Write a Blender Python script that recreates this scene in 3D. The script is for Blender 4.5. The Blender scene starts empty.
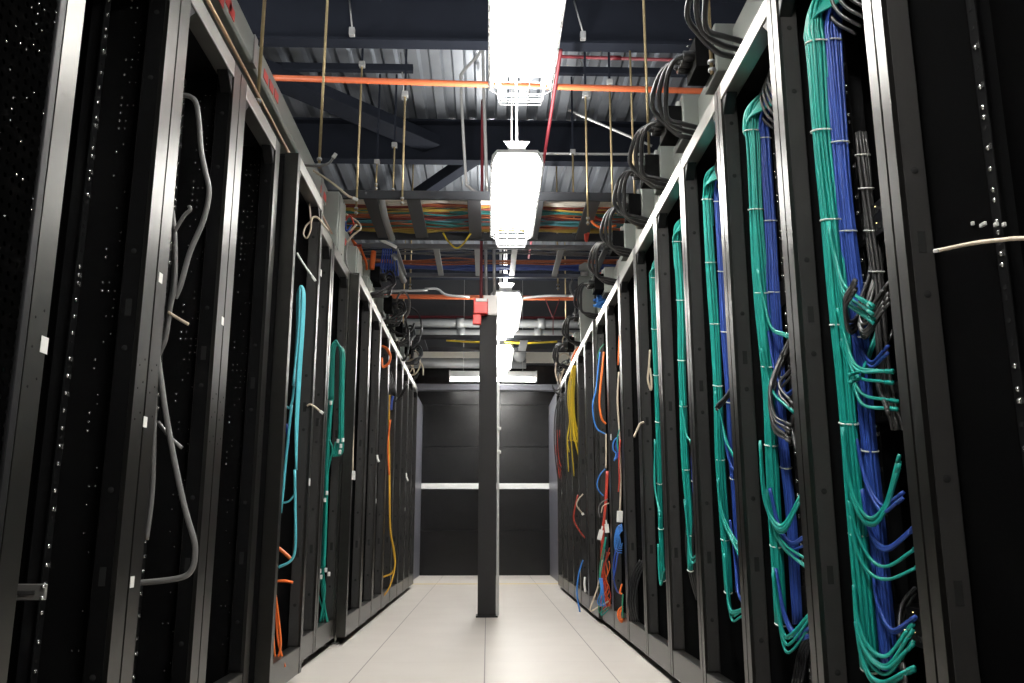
import bpy, math, random
from mathutils import Vector, Matrix
random.seed(7)
S = bpy.context.scene
C = S.collection
# ------------------------------------------------------------------ camera, world, exposure
F, TH, PSI, CH = 860.0, math.radians(12.08), math.radians(1.61), 0.694
fw = Vector((math.sin(PSI)*math.cos(TH), math.cos(PSI)*math.cos(TH), math.sin(TH)))
rt = Vector((math.cos(PSI), -math.sin(PSI), 0)); up = rt.cross(fw)
cd = bpy.data.cameras.new('camera'); cam = bpy.data.objects.new('camera', cd); C.objects.link(cam)
cd.sensor_width = 36; cd.lens = F/1024*36; cd.clip_start = 0.05
cam.matrix_world = Matrix((( rt.x, up.x, -fw.x, 0), (rt.y, up.y, -fw.y, 0), (rt.z, up.z, -fw.z, CH), (0, 0, 0, 1)))
S.camera = cam
w = bpy.data.worlds.new('world'); S.world = w; w.use_nodes = True
w.node_tree.nodes['Background'].inputs[0].default_value = (.75, .85, 1, 1)
w.node_tree.nodes['Background'].inputs[1].default_value = 0.02
S.view_settings.view_transform = 'Standard'; S.view_settings.look = 'None'
S.view_settings.gamma = 1; S.view_settings.use_curve_mapping = False
S.view_settings.exposure = 0.0
LAMP_DOWN, LAMP_UP, TUBE = 78.0, 75.0, 14.0
LAMP_COL = (1.0, .985, .95)

def at(x, y, Y):                      # a pixel seen at world depth Y -> world point
    d = fw + rt*((x-512)/F) + up*((341.5-y)/F)
    return Vector((0, 0, CH)) + d*(Y/d.y)
def atx(x, y, X):
    d = fw + rt*((x-512)/F) + up*((341.5-y)/F)
    return Vector((0, 0, CH)) + d*(X/d.x)

# ------------------------------------------------------------------ materials
def mat(name, col, rough=.5, metal=0., emit=0., spec=None, noise=0., nscale=30, bump=0.):
    m = bpy.data.materials.new(name); m.use_nodes = True
    nt = m.node_tree; b = nt.nodes['Principled BSDF']
    b.inputs['Base Color'].default_value = (*col, 1); b.inputs['Roughness'].default_value = rough
    b.inputs['Metallic'].default_value = metal
    if spec is not None: b.inputs['Specular IOR Level'].default_value = spec
    if emit:
        b.inputs['Emission Color'].default_value = (*col, 1); b.inputs['Emission Strength'].default_value = emit
    if noise or bump:
        tc = nt.nodes.new('ShaderNodeTexCoord'); n = nt.nodes.new('ShaderNodeTexNoise')
        n.inputs['Scale'].default_value = nscale; n.inputs['Detail'].default_value = 3
        nt.links.new(tc.outputs['Object'], n.inputs['Vector'])
        if noise:
            mx = nt.nodes.new('ShaderNodeMix'); mx.data_type = 'RGBA'
            mx.inputs['A'].default_value = (*[c*(1-noise) for c in col], 1)
            mx.inputs['B'].default_value = (*[min(1, c*(1+noise)) for c in col], 1)
            nt.links.new(n.outputs['Fac'], mx.inputs['Factor']); nt.links.new(mx.outputs['Result'], b.inputs['Base Color'])
        if bump:
            bp = nt.nodes.new('ShaderNodeBump'); bp.inputs['Strength'].default_value = bump; bp.inputs['Distance'].default_value = .002
            nt.links.new(n.outputs['Fac'], bp.inputs['Height']); nt.links.new(bp.outputs['Normal'], b.inputs['Normal'])
    return m

def floor_mat():
    m = bpy.data.materials.new('raised_floor_tile'); m.use_nodes = True
    nt = m.node_tree; N = nt.nodes.new; L = nt.links.new; b = nt.nodes['Principled BSDF']
    tc = N('ShaderNodeTexCoord'); sp = N('ShaderNodeSeparateXYZ'); L(tc.outputs['Object'], sp.inputs[0])
    def joint(sock, off, half):
        a = N('ShaderNodeMath'); a.operation = 'ADD'; a.inputs[1].default_value = off; L(sock, a.inputs[0])
        p = N('ShaderNodeMath'); p.operation = 'PINGPONG'; p.inputs[1].default_value = .305; L(a.outputs[0], p.inputs[0])
        g = N('ShaderNodeMath'); g.operation = 'LESS_THAN'; g.inputs[1].default_value = half; L(p.outputs[0], g.inputs[0])
        return g.outputs[0]
    jx = joint(sp.outputs[0], 6.109, .0028); jy = joint(sp.outputs[1], 6.25, .0016)
    n = N('ShaderNodeTexNoise'); n.inputs['Scale'].default_value = 3; n.inputs['Detail'].default_value = 5
    L(tc.outputs['Object'], n.inputs['Vector'])
    base = N('ShaderNodeMix'); base.data_type = 'RGBA'
    base.inputs['A'].default_value = (.485, .447, .404, 1); base.inputs['B'].default_value = (.575, .537, .49, 1)
    L(n.outputs['Fac'], base.inputs['Factor'])
    m1 = N('ShaderNodeMix'); m1.data_type = 'RGBA'; m1.inputs['B'].default_value = (.40, .375, .34, 1)
    L(base.outputs['Result'], m1.inputs['A']); L(jy, m1.inputs['Factor'])
    m2 = N('ShaderNodeMix'); m2.data_type = 'RGBA'; m2.inputs['B'].default_value = (.17, .155, .14, 1)
    L(m1.outputs['Result'], m2.inputs['A']); L(jx, m2.inputs['Factor'])
    L(m2.outputs['Result'], b.inputs['Base Color']); b.inputs['Roughness'].default_value = .42
    return m

def perf_mat():                        # black sheet steel with a grid of small round holes
    m = bpy.data.materials.new('perforated_steel'); m.use_nodes = True
    nt = m.node_tree; N = nt.nodes.new; L = nt.links.new; b = nt.nodes['Principled BSDF']
    b.inputs['Base Color'].default_value = (.0015, .0015, .0015, 1); b.inputs['Roughness'].default_value = .7; b.inputs['Specular IOR Level'].default_value = .0
    tc = N('ShaderNodeTexCoord'); sp = N('ShaderNodeSeparateXYZ'); L(tc.outputs['Object'], sp.inputs[0])
    ds = []
    for i, h in ((1, .0125), (2, .0125)):
        p = N('ShaderNodeMath'); p.operation = 'PINGPONG'; p.inputs[1].default_value = h; L(sp.outputs[i], p.inputs[0])
        q = N('ShaderNodeMath'); q.operation = 'POWER'; q.inputs[1].default_value = 2; L(p.outputs[0], q.inputs[0]); ds.append(q)
    s = N('ShaderNodeMath'); s.operation = 'ADD'; L(ds[0].outputs[0], s.inputs[0]); L(ds[1].outputs[0], s.inputs[1])
    g = N('ShaderNodeMath'); g.operation = 'GREATER_THAN'; g.inputs[1].default_value = .0052**2; L(s.outputs[0], g.inputs[0])
    L(g.outputs[0], b.inputs['Alpha'])
    return m

M = dict(
    black=mat('black_rack_steel', (.009, .009, .0095), .48, 0., spec=.18, noise=.15, nscale=60),
    frame=mat('black_anodised_frame', (.066, .0645, .060), .34, .92, noise=.1, nscale=20),
    rail=mat('lit_top_rail', (.34, .335, .315), .36, .9, noise=.1, nscale=20),  # black frame again, with lamp light on the top rail put into its colour
    cheek=mat('grey_black_post_web', (.034, .033, .032), .42, .0, spec=.2, noise=.1, nscale=20),
    dark=mat('matt_black_interior', (.003, .003, .0032), .7, spec=.1),
    hole=mat('hole_shadow_black', (.004, .004, .004), .9),
    nut=mat('zinc_cage_nut', (.80, .80, .78), .22, .9),
    foot=mat('foot_steel', (.4, .39, .37), .4, .8),
    floor=floor_mat(), perf=perf_mat(),
    deck=mat('galvanised_deck', (.30, .32, .35), .36, .75, noise=.35, nscale=2.5),
    beam=mat('dark_painted_steel', (.011, .013, .019), .8, spec=.08, noise=.2, nscale=6),
    wall=mat('dark_wall_paint', (.035, .037, .042), .7, noise=.15, nscale=3),
    panel=mat('charcoal_wall_panel', (.0045, .0043, .0047), .27, 0, spec=.38, noise=.2, nscale=2),
    strip=mat('pale_wall_strip', (.72, .72, .70), .4),
    jamb=mat('lavender_grey_metal', (.17, .172, .20), .38, .4, noise=.1, nscale=4),
    beige=mat('cream_board', (.72, .69, .60), .6, noise=.08, nscale=5),
    galv=mat('galvanised_conduit', (.48, .48, .47), .38, .7, noise=.12, nscale=40),
    duct=mat('grey_pipe_paint', (.30, .31, .31), .45, .3, noise=.1, nscale=6),
    brass=mat('yellow_zinc_rod', (.42, .33, .18), .4, .6, noise=.2, nscale=60),
    orange=mat('orange_pipe_paint', (.60, .135, .05), .45),
    red=mat('red_pipe_paint', (.13, .010, .016), .55),
    redbox=mat('red_device', (.72, .06, .05), .4),
    white=mat('white_plastic', (.80, .79, .75), .45),
    ivory=mat('ivory_cable_jacket', (.58, .48, .36), .5),
    housing=mat('white_lamp_enamel', (.85, .85, .83), .4),
    wire=mat('white_guard_wire', (.85, .85, .85), .35, .2),
    tube=mat('lit_fluorescent_tube', LAMP_COL, .4, emit=TUBE),
    busway=mat('grey_green_busway', (.30, .32, .29), .45, .25, noise=.08, nscale=8),
    copper=mat('copper_bus_bar', (.62, .40, .26), .35, .8),
    blackcab=mat('black_cable_jacket', (.018, .018, .019), .28, spec=.7),
    lead=mat('dark_lead_jacket', (.055, .053, .052), .30, spec=.6),
    column=mat('column_black_paint', (.026, .025, .025), .5, 0., spec=.10, noise=.08, nscale=10),
    plaster=mat('grey_wall_plaster', (.42, .42, .41), .8, noise=.1, nscale=4),
    greycab=mat('grey_cable_jacket', (.16, .155, .15), .4),
    teal=mat('teal_cable_jacket', (.006, .30, .245), .42, noise=.15, nscale=25),
    green=mat('green_teal_cable_jacket', (.004, .23, .18), .42, noise=.15, nscale=25),
    cyan=mat('pale_cyan_cable_jacket', (.10, .48, .55), .42),
    blue=mat('blue_cable_jacket', (.028, .075, .36), .42, noise=.15, nscale=25),
    lblue=mat('light_blue_cable_jacket', (.05, .22, .62), .42),
    orangec=mat('orange_cable_jacket', (.85, .17, .03), .42),
    redc=mat('red_cable_jacket', (.50, .05, .03), .45),
    yellow=mat('yellow_cable_jacket', (.80, .58, .03), .42),
    amber=mat('amber_cable_jacket', (.72, .40, .04), .42),
    dgreen=mat('dark_green_cable_jacket', (.03, .22, .12), .45),
    tie=mat('white_cable_tie', (.75, .77, .70), .5),
    tray=mat('dark_steel_tray', (.022, .024, .028), .55, .2),
    rung=mat('grey_steel_rung', (.06, .063, .068), .5, .3),
    railgrey=mat('grey_tray_rail', (.16, .165, .17), .45, .4),
    dorange=mat('muted_orange_cable', (.42, .11, .035), .5), dyellow=mat('muted_yellow_cable', (.44, .30, .05), .5), dteal=mat('muted_teal_cable', (.025, .20, .19), .5),  # tray cable colours dulled to offset strong lamp light from below
    dred=mat('muted_red_cable', (.20, .03, .02), .5), divory=mat('muted_ivory_cable', (.60, .55, .47), .5), dcyan=mat('muted_cyan_cable', (.07, .22, .25), .5), dblue=mat('muted_blue_cable', (.04, .08, .30), .5),
    tape=mat('yellow_floor_tape', (.62, .48, .12), .6),
    led=mat('led_amber', (1., .75, .35), .4, emit=2.5),
)

# ------------------------------------------------------------------ mesh building
class MB:
    def __init__(s): s.v = []; s.f = []; s.m = []; s.sm = []; s.mats = []
    def mi(s, m):
        if m not in s.mats: s.mats.append(m)
        return s.mats.index(m)
    def add(s, vs, fs, m, smooth=False):
        b = len(s.v); s.v += [tuple(p) for p in vs]; k = s.mi(m)
        for f in fs: s.f.append([b+i for i in f]); s.m.append(k); s.sm.append(smooth)
        return s
    def box(s, x0, x1, y0, y1, z0, z1, m):
        vs = [(x, y, z) for x in (x0, x1) for y in (y0, y1) for z in (z0, z1)]
        return s.add(vs, [(0,1,3,2),(4,6,7,5),(0,4,5,1),(2,3,7,6),(0,2,6,4),(1,5,7,3)], m)
    def prism(s, prof, axis, a, b, m):    # profile in the two other axes, extruded along axis
        n = len(prof)
        def P(p, t):
            return {0: (t, p[0], p[1]), 1: (p[0], t, p[1]), 2: (p[0], p[1], t)}[axis]
        vs = [P(p, a) for p in prof]+[P(p, b) for p in prof]
        fs = [tuple(range(n))[::-1], tuple(range(n, 2*n))]+[(i, (i+1) % n, n+(i+1) % n, n+i) for i in range(n)]
        return s.add(vs, fs, m)
    def tube(s, pts, r, m, n=7, closed=False, r1=None):
        pts = [Vector(p) for p in pts]; k = len(pts); vs = []; fs = []
        t0 = (pts[1]-pts[0]).normalized()
        a = Vector((0, 0, 1)) if abs(t0.z) < .9 else Vector((1, 0, 0))
        u = t0.cross(a).normalized()
        for i, p in enumerate(pts):
            t = (pts[(i+1) % k]-pts[i-1]) if closed else (pts[min(i+1, k-1)]-pts[max(i-1, 0)])
            if t.length < 1e-9: t = t0
            t = t.normalized(); u = (u-t*u.dot(t))
            if u.length < 1e-6: u = t.orthogonal()
            u.normalize(); v = t.cross(u)
            rr = r if r1 is None else r+(r1-r)*i/(k-1)
            for j in range(n):
                q = 2*math.pi*j/n; vs.append(p+u*(rr*math.cos(q))+v*(rr*math.sin(q)))
        for i in range(k if closed else k-1):
            for j in range(n):
                a0 = i*n+j; a1 = i*n+(j+1) % n; b0 = ((i+1) % k)*n+j; b1 = ((i+1) % k)*n+(j+1) % n
                fs.append((a0, a1, b1, b0))
        if not closed:
            fs.append(tuple(range(n))[::-1]); fs.append(tuple(range((k-1)*n, k*n)))
        return s.add(vs, fs, m, True)
    def disc(s, c, nrm, r, h, m, n=12):
        c = Vector(c); nrm = Vector(nrm).normalized()
        return s.tube([c, c+nrm*h], r, m, n)
    def ball(s, c, r, m, n=8, k=5, sc=(1, 1, 1)):
        vs = [(c[0], c[1], c[2]-r*sc[2])]; fs = []
        for i in range(1, k):
            a = math.pi*i/k
            for j in range(n): q = 2*math.pi*j/n; vs.append((c[0]+r*sc[0]*math.sin(a)*math.cos(q), c[1]+r*sc[1]*math.sin(a)*math.sin(q), c[2]-r*sc[2]*math.cos(a)))
        vs.append((c[0], c[1], c[2]+r*sc[2])); e = len(vs)-1
        for j in range(n):
            fs.append((0, 1+(j+1) % n, 1+j)); fs.append((e, e-n+j, e-n+(j+1) % n))
            for i in range(k-2): fs.append((1+i*n+j, 1+i*n+(j+1) % n, 1+(i+1)*n+(j+1) % n, 1+(i+1)*n+j))
        return s.add(vs, fs, m, True)
    def build(s, name, parent=None, bevel=0, loc=None):
        me = bpy.data.meshes.new(name); me.from_pydata(s.v, [], s.f)
        for m in s.mats: me.materials.append(M[m])
        me.polygons.foreach_set('material_index', s.m); me.polygons.foreach_set('use_smooth', s.sm); me.update()
        o = bpy.data.objects.new(name, me); C.objects.link(o)
        if parent: o.parent = parent
        if loc is not None: o.location = loc
        if bevel:
            b = o.modifiers.new('bevel', 'BEVEL'); b.width = bevel; b.segments = 2; b.limit_method = 'ANGLE'
        return o

def smooth(pts, k=6):                  # Catmull-Rom
    P = [Vector(p) for p in pts]
    if len(P) < 3: return [P[0].lerp(P[-1], i/k) for i in range(k+1)]
    Q = [P[0]*2-P[1]]+P+[P[-1]*2-P[-2]]; out = []
    for i in range(1, len(Q)-2):
        a, b, c, d = Q[i-1], Q[i], Q[i+1], Q[i+2]
        for j in range(k):
            t = j/k
            out.append(.5*((2*b)+(c-a)*t+(2*a-5*b+4*c-d)*t*t+(3*b-a-3*c+d)*t**3))
    out.append(P[-1]); return out

def tag(o, label, cat, group=None):
    o['label'] = label; o['category'] = cat
    if group: o['group'] = group
    return o
def struct(o): o['kind'] = 'structure'; return o
def thing(name, label, cat, loc=(0, 0, 0), rz=0, group=None):
    o = bpy.data.objects.new(name, None); C.objects.link(o)
    o.location = loc; o.rotation_euler = (0, 0, rz); o.empty_display_size = .1
    return tag(o, label, cat, group)
def dup(root, loc, rz, label, group=None):
    r = root.copy(); C.objects.link(r); r.location = loc; r.rotation_euler = (0, 0, rz); r['label'] = label
    if group: r['group'] = group
    for ch in list(root.children):
        c = ch.copy(); C.objects.link(c); c.parent = r
        for g in ch.children:
            d = g.copy(); C.objects.link(d); d.parent = c
    return r

# ------------------------------------------------------------------ the setting
XW, Y0, Y1, ZC = 4.2, -2.2, 12.65, 4.5
struct(MB().box(-XW-.1, XW+.1, Y0-.1, Y1+.1, -.06, 0, 'floor').build('floor'))
struct(MB().box(-XW-.1, -XW, Y0, Y1, 0, ZC+.12, 'plaster').build('wall_left'))
struct(MB().box(XW, XW+.1, Y0, Y1, 0, ZC+.12, 'plaster').build('wall_right'))
struct(MB().box(-XW-.1, XW+.1, Y0-.1, Y0, 0, ZC+.12, 'wall').build('wall_front'))
# corrugated roof deck, ribs running down the aisle
pitch, prof = .19, []
n = int(2*(XW+.1)/pitch)
for i in range(n+1):
    x = -XW-.1+i*pitch
    prof += [(x, ZC), (x+.085, ZC), (x+.105, ZC+.055), (x+.17, ZC+.055)]
prof = [p for p in prof if p[0] <= XW+.1]
b = MB(); vs = [(x, Y0-.1, z) for x, z in prof]+[(x, Y1+.1, z) for x, z in prof]; k = len(prof)
b.add(vs, [(i, i+1, k+i+1, k+i) for i in range(k-1)], 'deck')
b.box(-XW-.1, XW+.1, Y0-.1, Y1+.1, ZC+.10, ZC+.14, 'deck')
struct(b.build('ceiling'))
# far wall: dark flush panels with fine joints, a pale bump strip, a header zone above
b = MB(); b.box(-XW-.1, XW+.1, Y1+.012, Y1+.12, 0, ZC+.12, 'wall')
zs = [0, .63, 1.205, 1.30, 1.82, 2.44, 3.04]
for a, c in zip(zs[:-1], zs[1:]):
    if abs(a-1.205) < .01: continue
    b.box(-2.6, 2.6, Y1, Y1+.012, a+.004, c-.004, 'panel')
struct(b.build('wall_back'))
struct(MB().box(-2.6, 2.6, Y1-.03, Y1+.012, 1.212, 1.292, 'strip').build('trim_1', bevel=.004))
struct(MB().box(-2.6, 2.6, Y1-.02, Y1+.012, 3.075, 3.27, 'beige').build('trim_2'))
# side jambs of the aisle end and the header across them
for nm, x0, x1, tx in (('wall_jamb_left', -1.01, -.955, -.9), ('wall_jamb_right', .893, .95, .86)):
    b = MB().box(x0, x1, 10.72, Y1-.04, 0, 2.42, 'jamb')
    struct(b.build(nm, bevel=.006))
b = MB().box(-1.0, .97, 10.66, 10.76, 2.35, 2.43, 'jamb'); struct(b.build('trim_3', bevel=.006))
struct(MB().box(-.954, .892, 10.80, 10.90, 0.0003, .0012, 'tape').build('trim_4'))

# roof beams (I-sections across the room)
BEAMS = [(3.45, 'dark steel roof beam above the nearest lamp, mostly above the frame'),
         (5.66, 'dark steel roof beam across the top edge of the picture'),
         (7.72, 'dark steel roof beam behind the long orange pipe'),
         (9.8, 'dark steel roof beam beyond the cable trays'),
         (11.7, 'farthest dark steel roof beam, above the grey pipes near the end wall')]
for y, lab in BEAMS:
    b = MB(); zb = ZC-.40
    b.box(-XW, XW, y-.06, y+.06, zb, zb+.02, 'beam').box(-XW, XW, y-.10, y+.10, ZC-.022, ZC-.002, 'beam').box(-XW, XW, y-.012, y+.012, zb+.02, ZC-.022, 'beam')
    tag(b.build('roof_beam'), lab, 'beam', 'steel roof beams')
def bar(p, q, wd, hd, m, name, lab, cat, group=None):
    p, q = Vector(p), Vector(q); d = (q-p).normalized(); s = d.cross(Vector((0, 0, 1))).normalized(); u = s.cross(d)
    b = MB(); vs = [e+s*a*wd/2+u*c*hd/2 for e in (p, q) for a, c in ((-1,-1),(1,-1),(1,1),(-1,1))]
    b.add(vs, [(3,2,1,0),(4,5,6,7),(0,1,5,4),(1,2,6,5),(2,3,7,6),(3,0,4,7)], m)
    return tag(b.build(name, bevel=.004), lab, cat, group)
bar((-2.4, 5.74, 4.25), (-.55, 7.64, 4.25), .24, .10, 'beam', 'roof_brace', 'dark diagonal roof brace above the left rack row', 'brace', 'diagonal roof braces')
bar((-.15, 7.82, 4.20), (-1.35, 9.7, 4.18), .12, .12, 'beam', 'roof_brace', 'dark diagonal roof brace above the near cable tray', 'brace', 'diagonal roof braces')
bar((-1.9, 6.35, 4.30), (-.62, 6.35, 4.30), .05, .06, 'beam', 'strut_channel', 'short dark strut channel under the deck, left of the lamps', 'channel')
bar((.55, 6.35, 4.30), (3.2, 6.35, 4.30), .05, .06, 'beam', 'strut_channel', 'dark strut channel under the deck, right of the lamps', 'channel')
# the ceiling pipes that cross the aisle
def pipe(pts, r, m, name, lab, cat='pipe', group=None, k=1, coup=()):
    P = smooth(pts, k) if k > 1 else pts
    b = MB().tube(P, r, m, 10)
    for c in coup:
        c = Vector(c); b.tube([c-Vector((.05, 0, 0)), c+Vector((.05, 0, 0))], r*1.35, m, 10)
    return tag(b.build(name), lab, cat, group)
pipe([(-3.6, 5.43, 3.735), (3.6, 5.43, 3.60)], .021, 'orange', 'sprinkler_pipe', 'long orange pipe crossing under the roof deck, behind the nearest lamp')
pipe([(.2, 5.95, 4.20), (3.6, 5.95, 4.14)], .013, 'red', 'red_pipe', 'thin red pipe high under the deck, right of the nearest lamp', coup=((.95, 5.95, 4.19),))
pipe([(-XW, 10.3, 3.47), (XW, 10.3, 3.44)], .028, 'orange', 'sprinkler_pipe', 'far orange pipe crossing above the red device on the column')
pipe([(-XW, 12.1, 3.64), (XW, 12.1, 3.64)], .02, 'red', 'red_pipe', 'thin red pipe running just above the large grey pipes')
pipe([(-XW, 11.9, 3.50), (XW, 11.9, 3.50)], .06, 'duct', 'grey_pipe', 'upper of two large grey pipes near the end wall', coup=((-.4, 11.9, 3.50), (.75, 11.9, 3.5)), group='large grey pipes')
pipe([(-XW, 11.9, 3.345), (XW, 11.9, 3.345)], .065, 'duct', 'grey_pipe', 'lower of two large grey pipes near the end wall', coup=((-.38, 11.9, 3.345), (.7, 11.9, 3.345)), group='large grey pipes')
pipe([(-XW, 12.3, 3.0), (.55, 12.3, 3.0)], .075, 'duct', 'grey_pipe', 'short pale round pipe with an open end below the cream board')
b = MB(); b.tube([(.44, 11.85, 3.06), (.44, 12.05, 3.06)], .095, 'duct', 20); tag(b.build('round_duct'), 'short round pale duct end beside the farthest lamp', 'duct')

# ------------------------------------------------------------------ ceiling lamps
def tubes_y(x, z, y0, y1): return [(x, y0, z), (x, y1, z)]
def make_lamp(L=1.3):
    t = thing('high_bay_lamp', '', 'lamp')
    b = MB(); P = [(-.15, .07), (-.15, .035), (-.11, 0.095), (.11, .095), (.15, .035), (.15, .07), (.125, .15), (-.125, .15)]
    b.prism([(-.155, .02), (-.147, .02), (-.115, .088), (.115, .088), (.147, .02), (.155, .02), (.15, .07), (.12, .105), (-.12, .105), (-.15, .07)], 1, 0, L, 'housing')
    b.build('housing', t)
    MB().box(-.05, .05, .12, L-.12, .105, .155, 'housing').build('ballast_box', t, bevel=.006)
    for x in (-.11, -.04, .04, .11):
        MB().tube([(x, .03, .034+.02*(abs(x) < .1)), (x, L-.03, .034+.02*(abs(x) < .1))], .011, 'tube', 10).build('tube', t)
    b = MB()                                     # wire guard: hoops across, long wires along
    hoop = [(-.157, .02), (-.115, -.005), (-.10, -.062), (.10, -.062), (.115, -.005), (.157, .02)]
    k = int(L/.055)
    for i in range(k+1):
        y = .005+(L-.01)*i/k; b.tube([(x, y, z) for x, z in hoop], .0022, 'wire', 5)
    for x, z in hoop+[(-.035, -.062), (.035, -.062)]: b.tube([(x, .005, z), (x, L-.005, z)], .0025, 'wire', 5)
    for y in (.005, L-.005):
        for z, xx in ((-.045, .104), (-.03, .107), (-.015, .11)): b.tube([(-xx, y, z), (xx, y, z)], .0022, 'wire', 5)
    b.build('wire_guard', t)
    for y in (.10, L-.10):
        b = MB(); b.prism([(-.06, .105), (-.05, .13), (-.055, .17), (-.08, .205), (.08, .205), (.055, .17), (.05, .13), (.06, .105)], 1, y-.004, y+.004, 'housing'); b.build('hanger_bracket', t)
    for y in (.10, L-.10): MB().tube([(0, y, .20), (0, y, 1.7)], .006, 'housing', 8).build('suspension_rod', t)
    for nm, z, rx, e, sx in (('lamp_light_down', .080, 0, LAMP_DOWN, .24), ('lamp_light_up', .162, math.pi, LAMP_UP, .09)):
        ld = bpy.data.lights.new(nm, 'AREA'); ld.shape = 'RECTANGLE'; ld.size = sx; ld.size_y = L-.1; ld.energy = e; ld.color = LAMP_COL
        lo = bpy.data.objects.new(nm, ld); C.objects.link(lo); lo.parent = t; lo.location = (0, L/2, z); lo.rotation_euler = (rx, 0, 0)
    return t
L0 = make_lamp(1.32)
LZ = 2.765
lamps = [(.15, 2.55, 'nearest high bay lamp with white wire guard, cut off by the picture top'),
         (.165, 4.74, 'second high bay lamp, hanging below the near cable tray'),
         (.17, 7.85, 'third high bay lamp, partly hidden by the floor column top'),
         (.155, 10.25, 'fourth high bay lamp, small, right of the column')]
for i, (x, y, lab) in enumerate(lamps):
    if i == 0: L0.location = (x, y, LZ); L0['label'] = lab; L0['group'] = 'guarded lamps along the aisle'
    else: dup(L0, (x, y, LZ), 0, lab, 'guarded lamps along the aisle')
for x, y, lab in ((.16, .25, 'high bay lamp just above and behind the camera'),):
    dup(L0, (x, y, LZ), 0, lab, 'guarded lamps along the aisle')
for x, y, lab in ((-2.75, 1.2, 'added unseen lamp behind the nearest left racks'), (-2.75, 3.6, 'added unseen lamp behind the third left rack'), (2.65, 1.2, 'added unseen lamp behind the nearest right racks')):  # unseen lamps added to shine through the rear doors
    dup(L0, (x, y, LZ), 0, lab, 'added lamps behind the rack rows')
# crosswise batten at the aisle end
t = thing('batten_lamp', 'white twin-tube batten lamp hung crosswise before the end wall', 'lamp', (.07, 12.0, 2.68))
MB().prism([(-.05, .06), (-.02, .15), (.02, .15), (.05, .06)], 0, -.62, .62, 'housing').build('housing', t)
for y in (-.045, .045): MB().tube([(-.6, y, .03), (.6, y, .03)], .02, 'tube', 10).build('tube', t)
for x in (-.62, .60):
    MB().box(x, x+.02, -.06, .06, .0, .15, 'housing').build('end_cap', t)
for x in (-.42, .42): MB().tube([(x, 0, .15), (x, 0, 1.818)], .004, 'galv', 6).build('suspension_rod', t)
ld = bpy.data.lights.new('batten_light', 'AREA'); ld.shape = 'RECTANGLE'; ld.size = 1.15; ld.size_y = .04; ld.energy = 22; ld.color = LAMP_COL
lo = bpy.data.objects.new('batten_light', ld); C.objects.link(lo); lo.parent = t; lo.location = (0, 0, .055)

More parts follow.
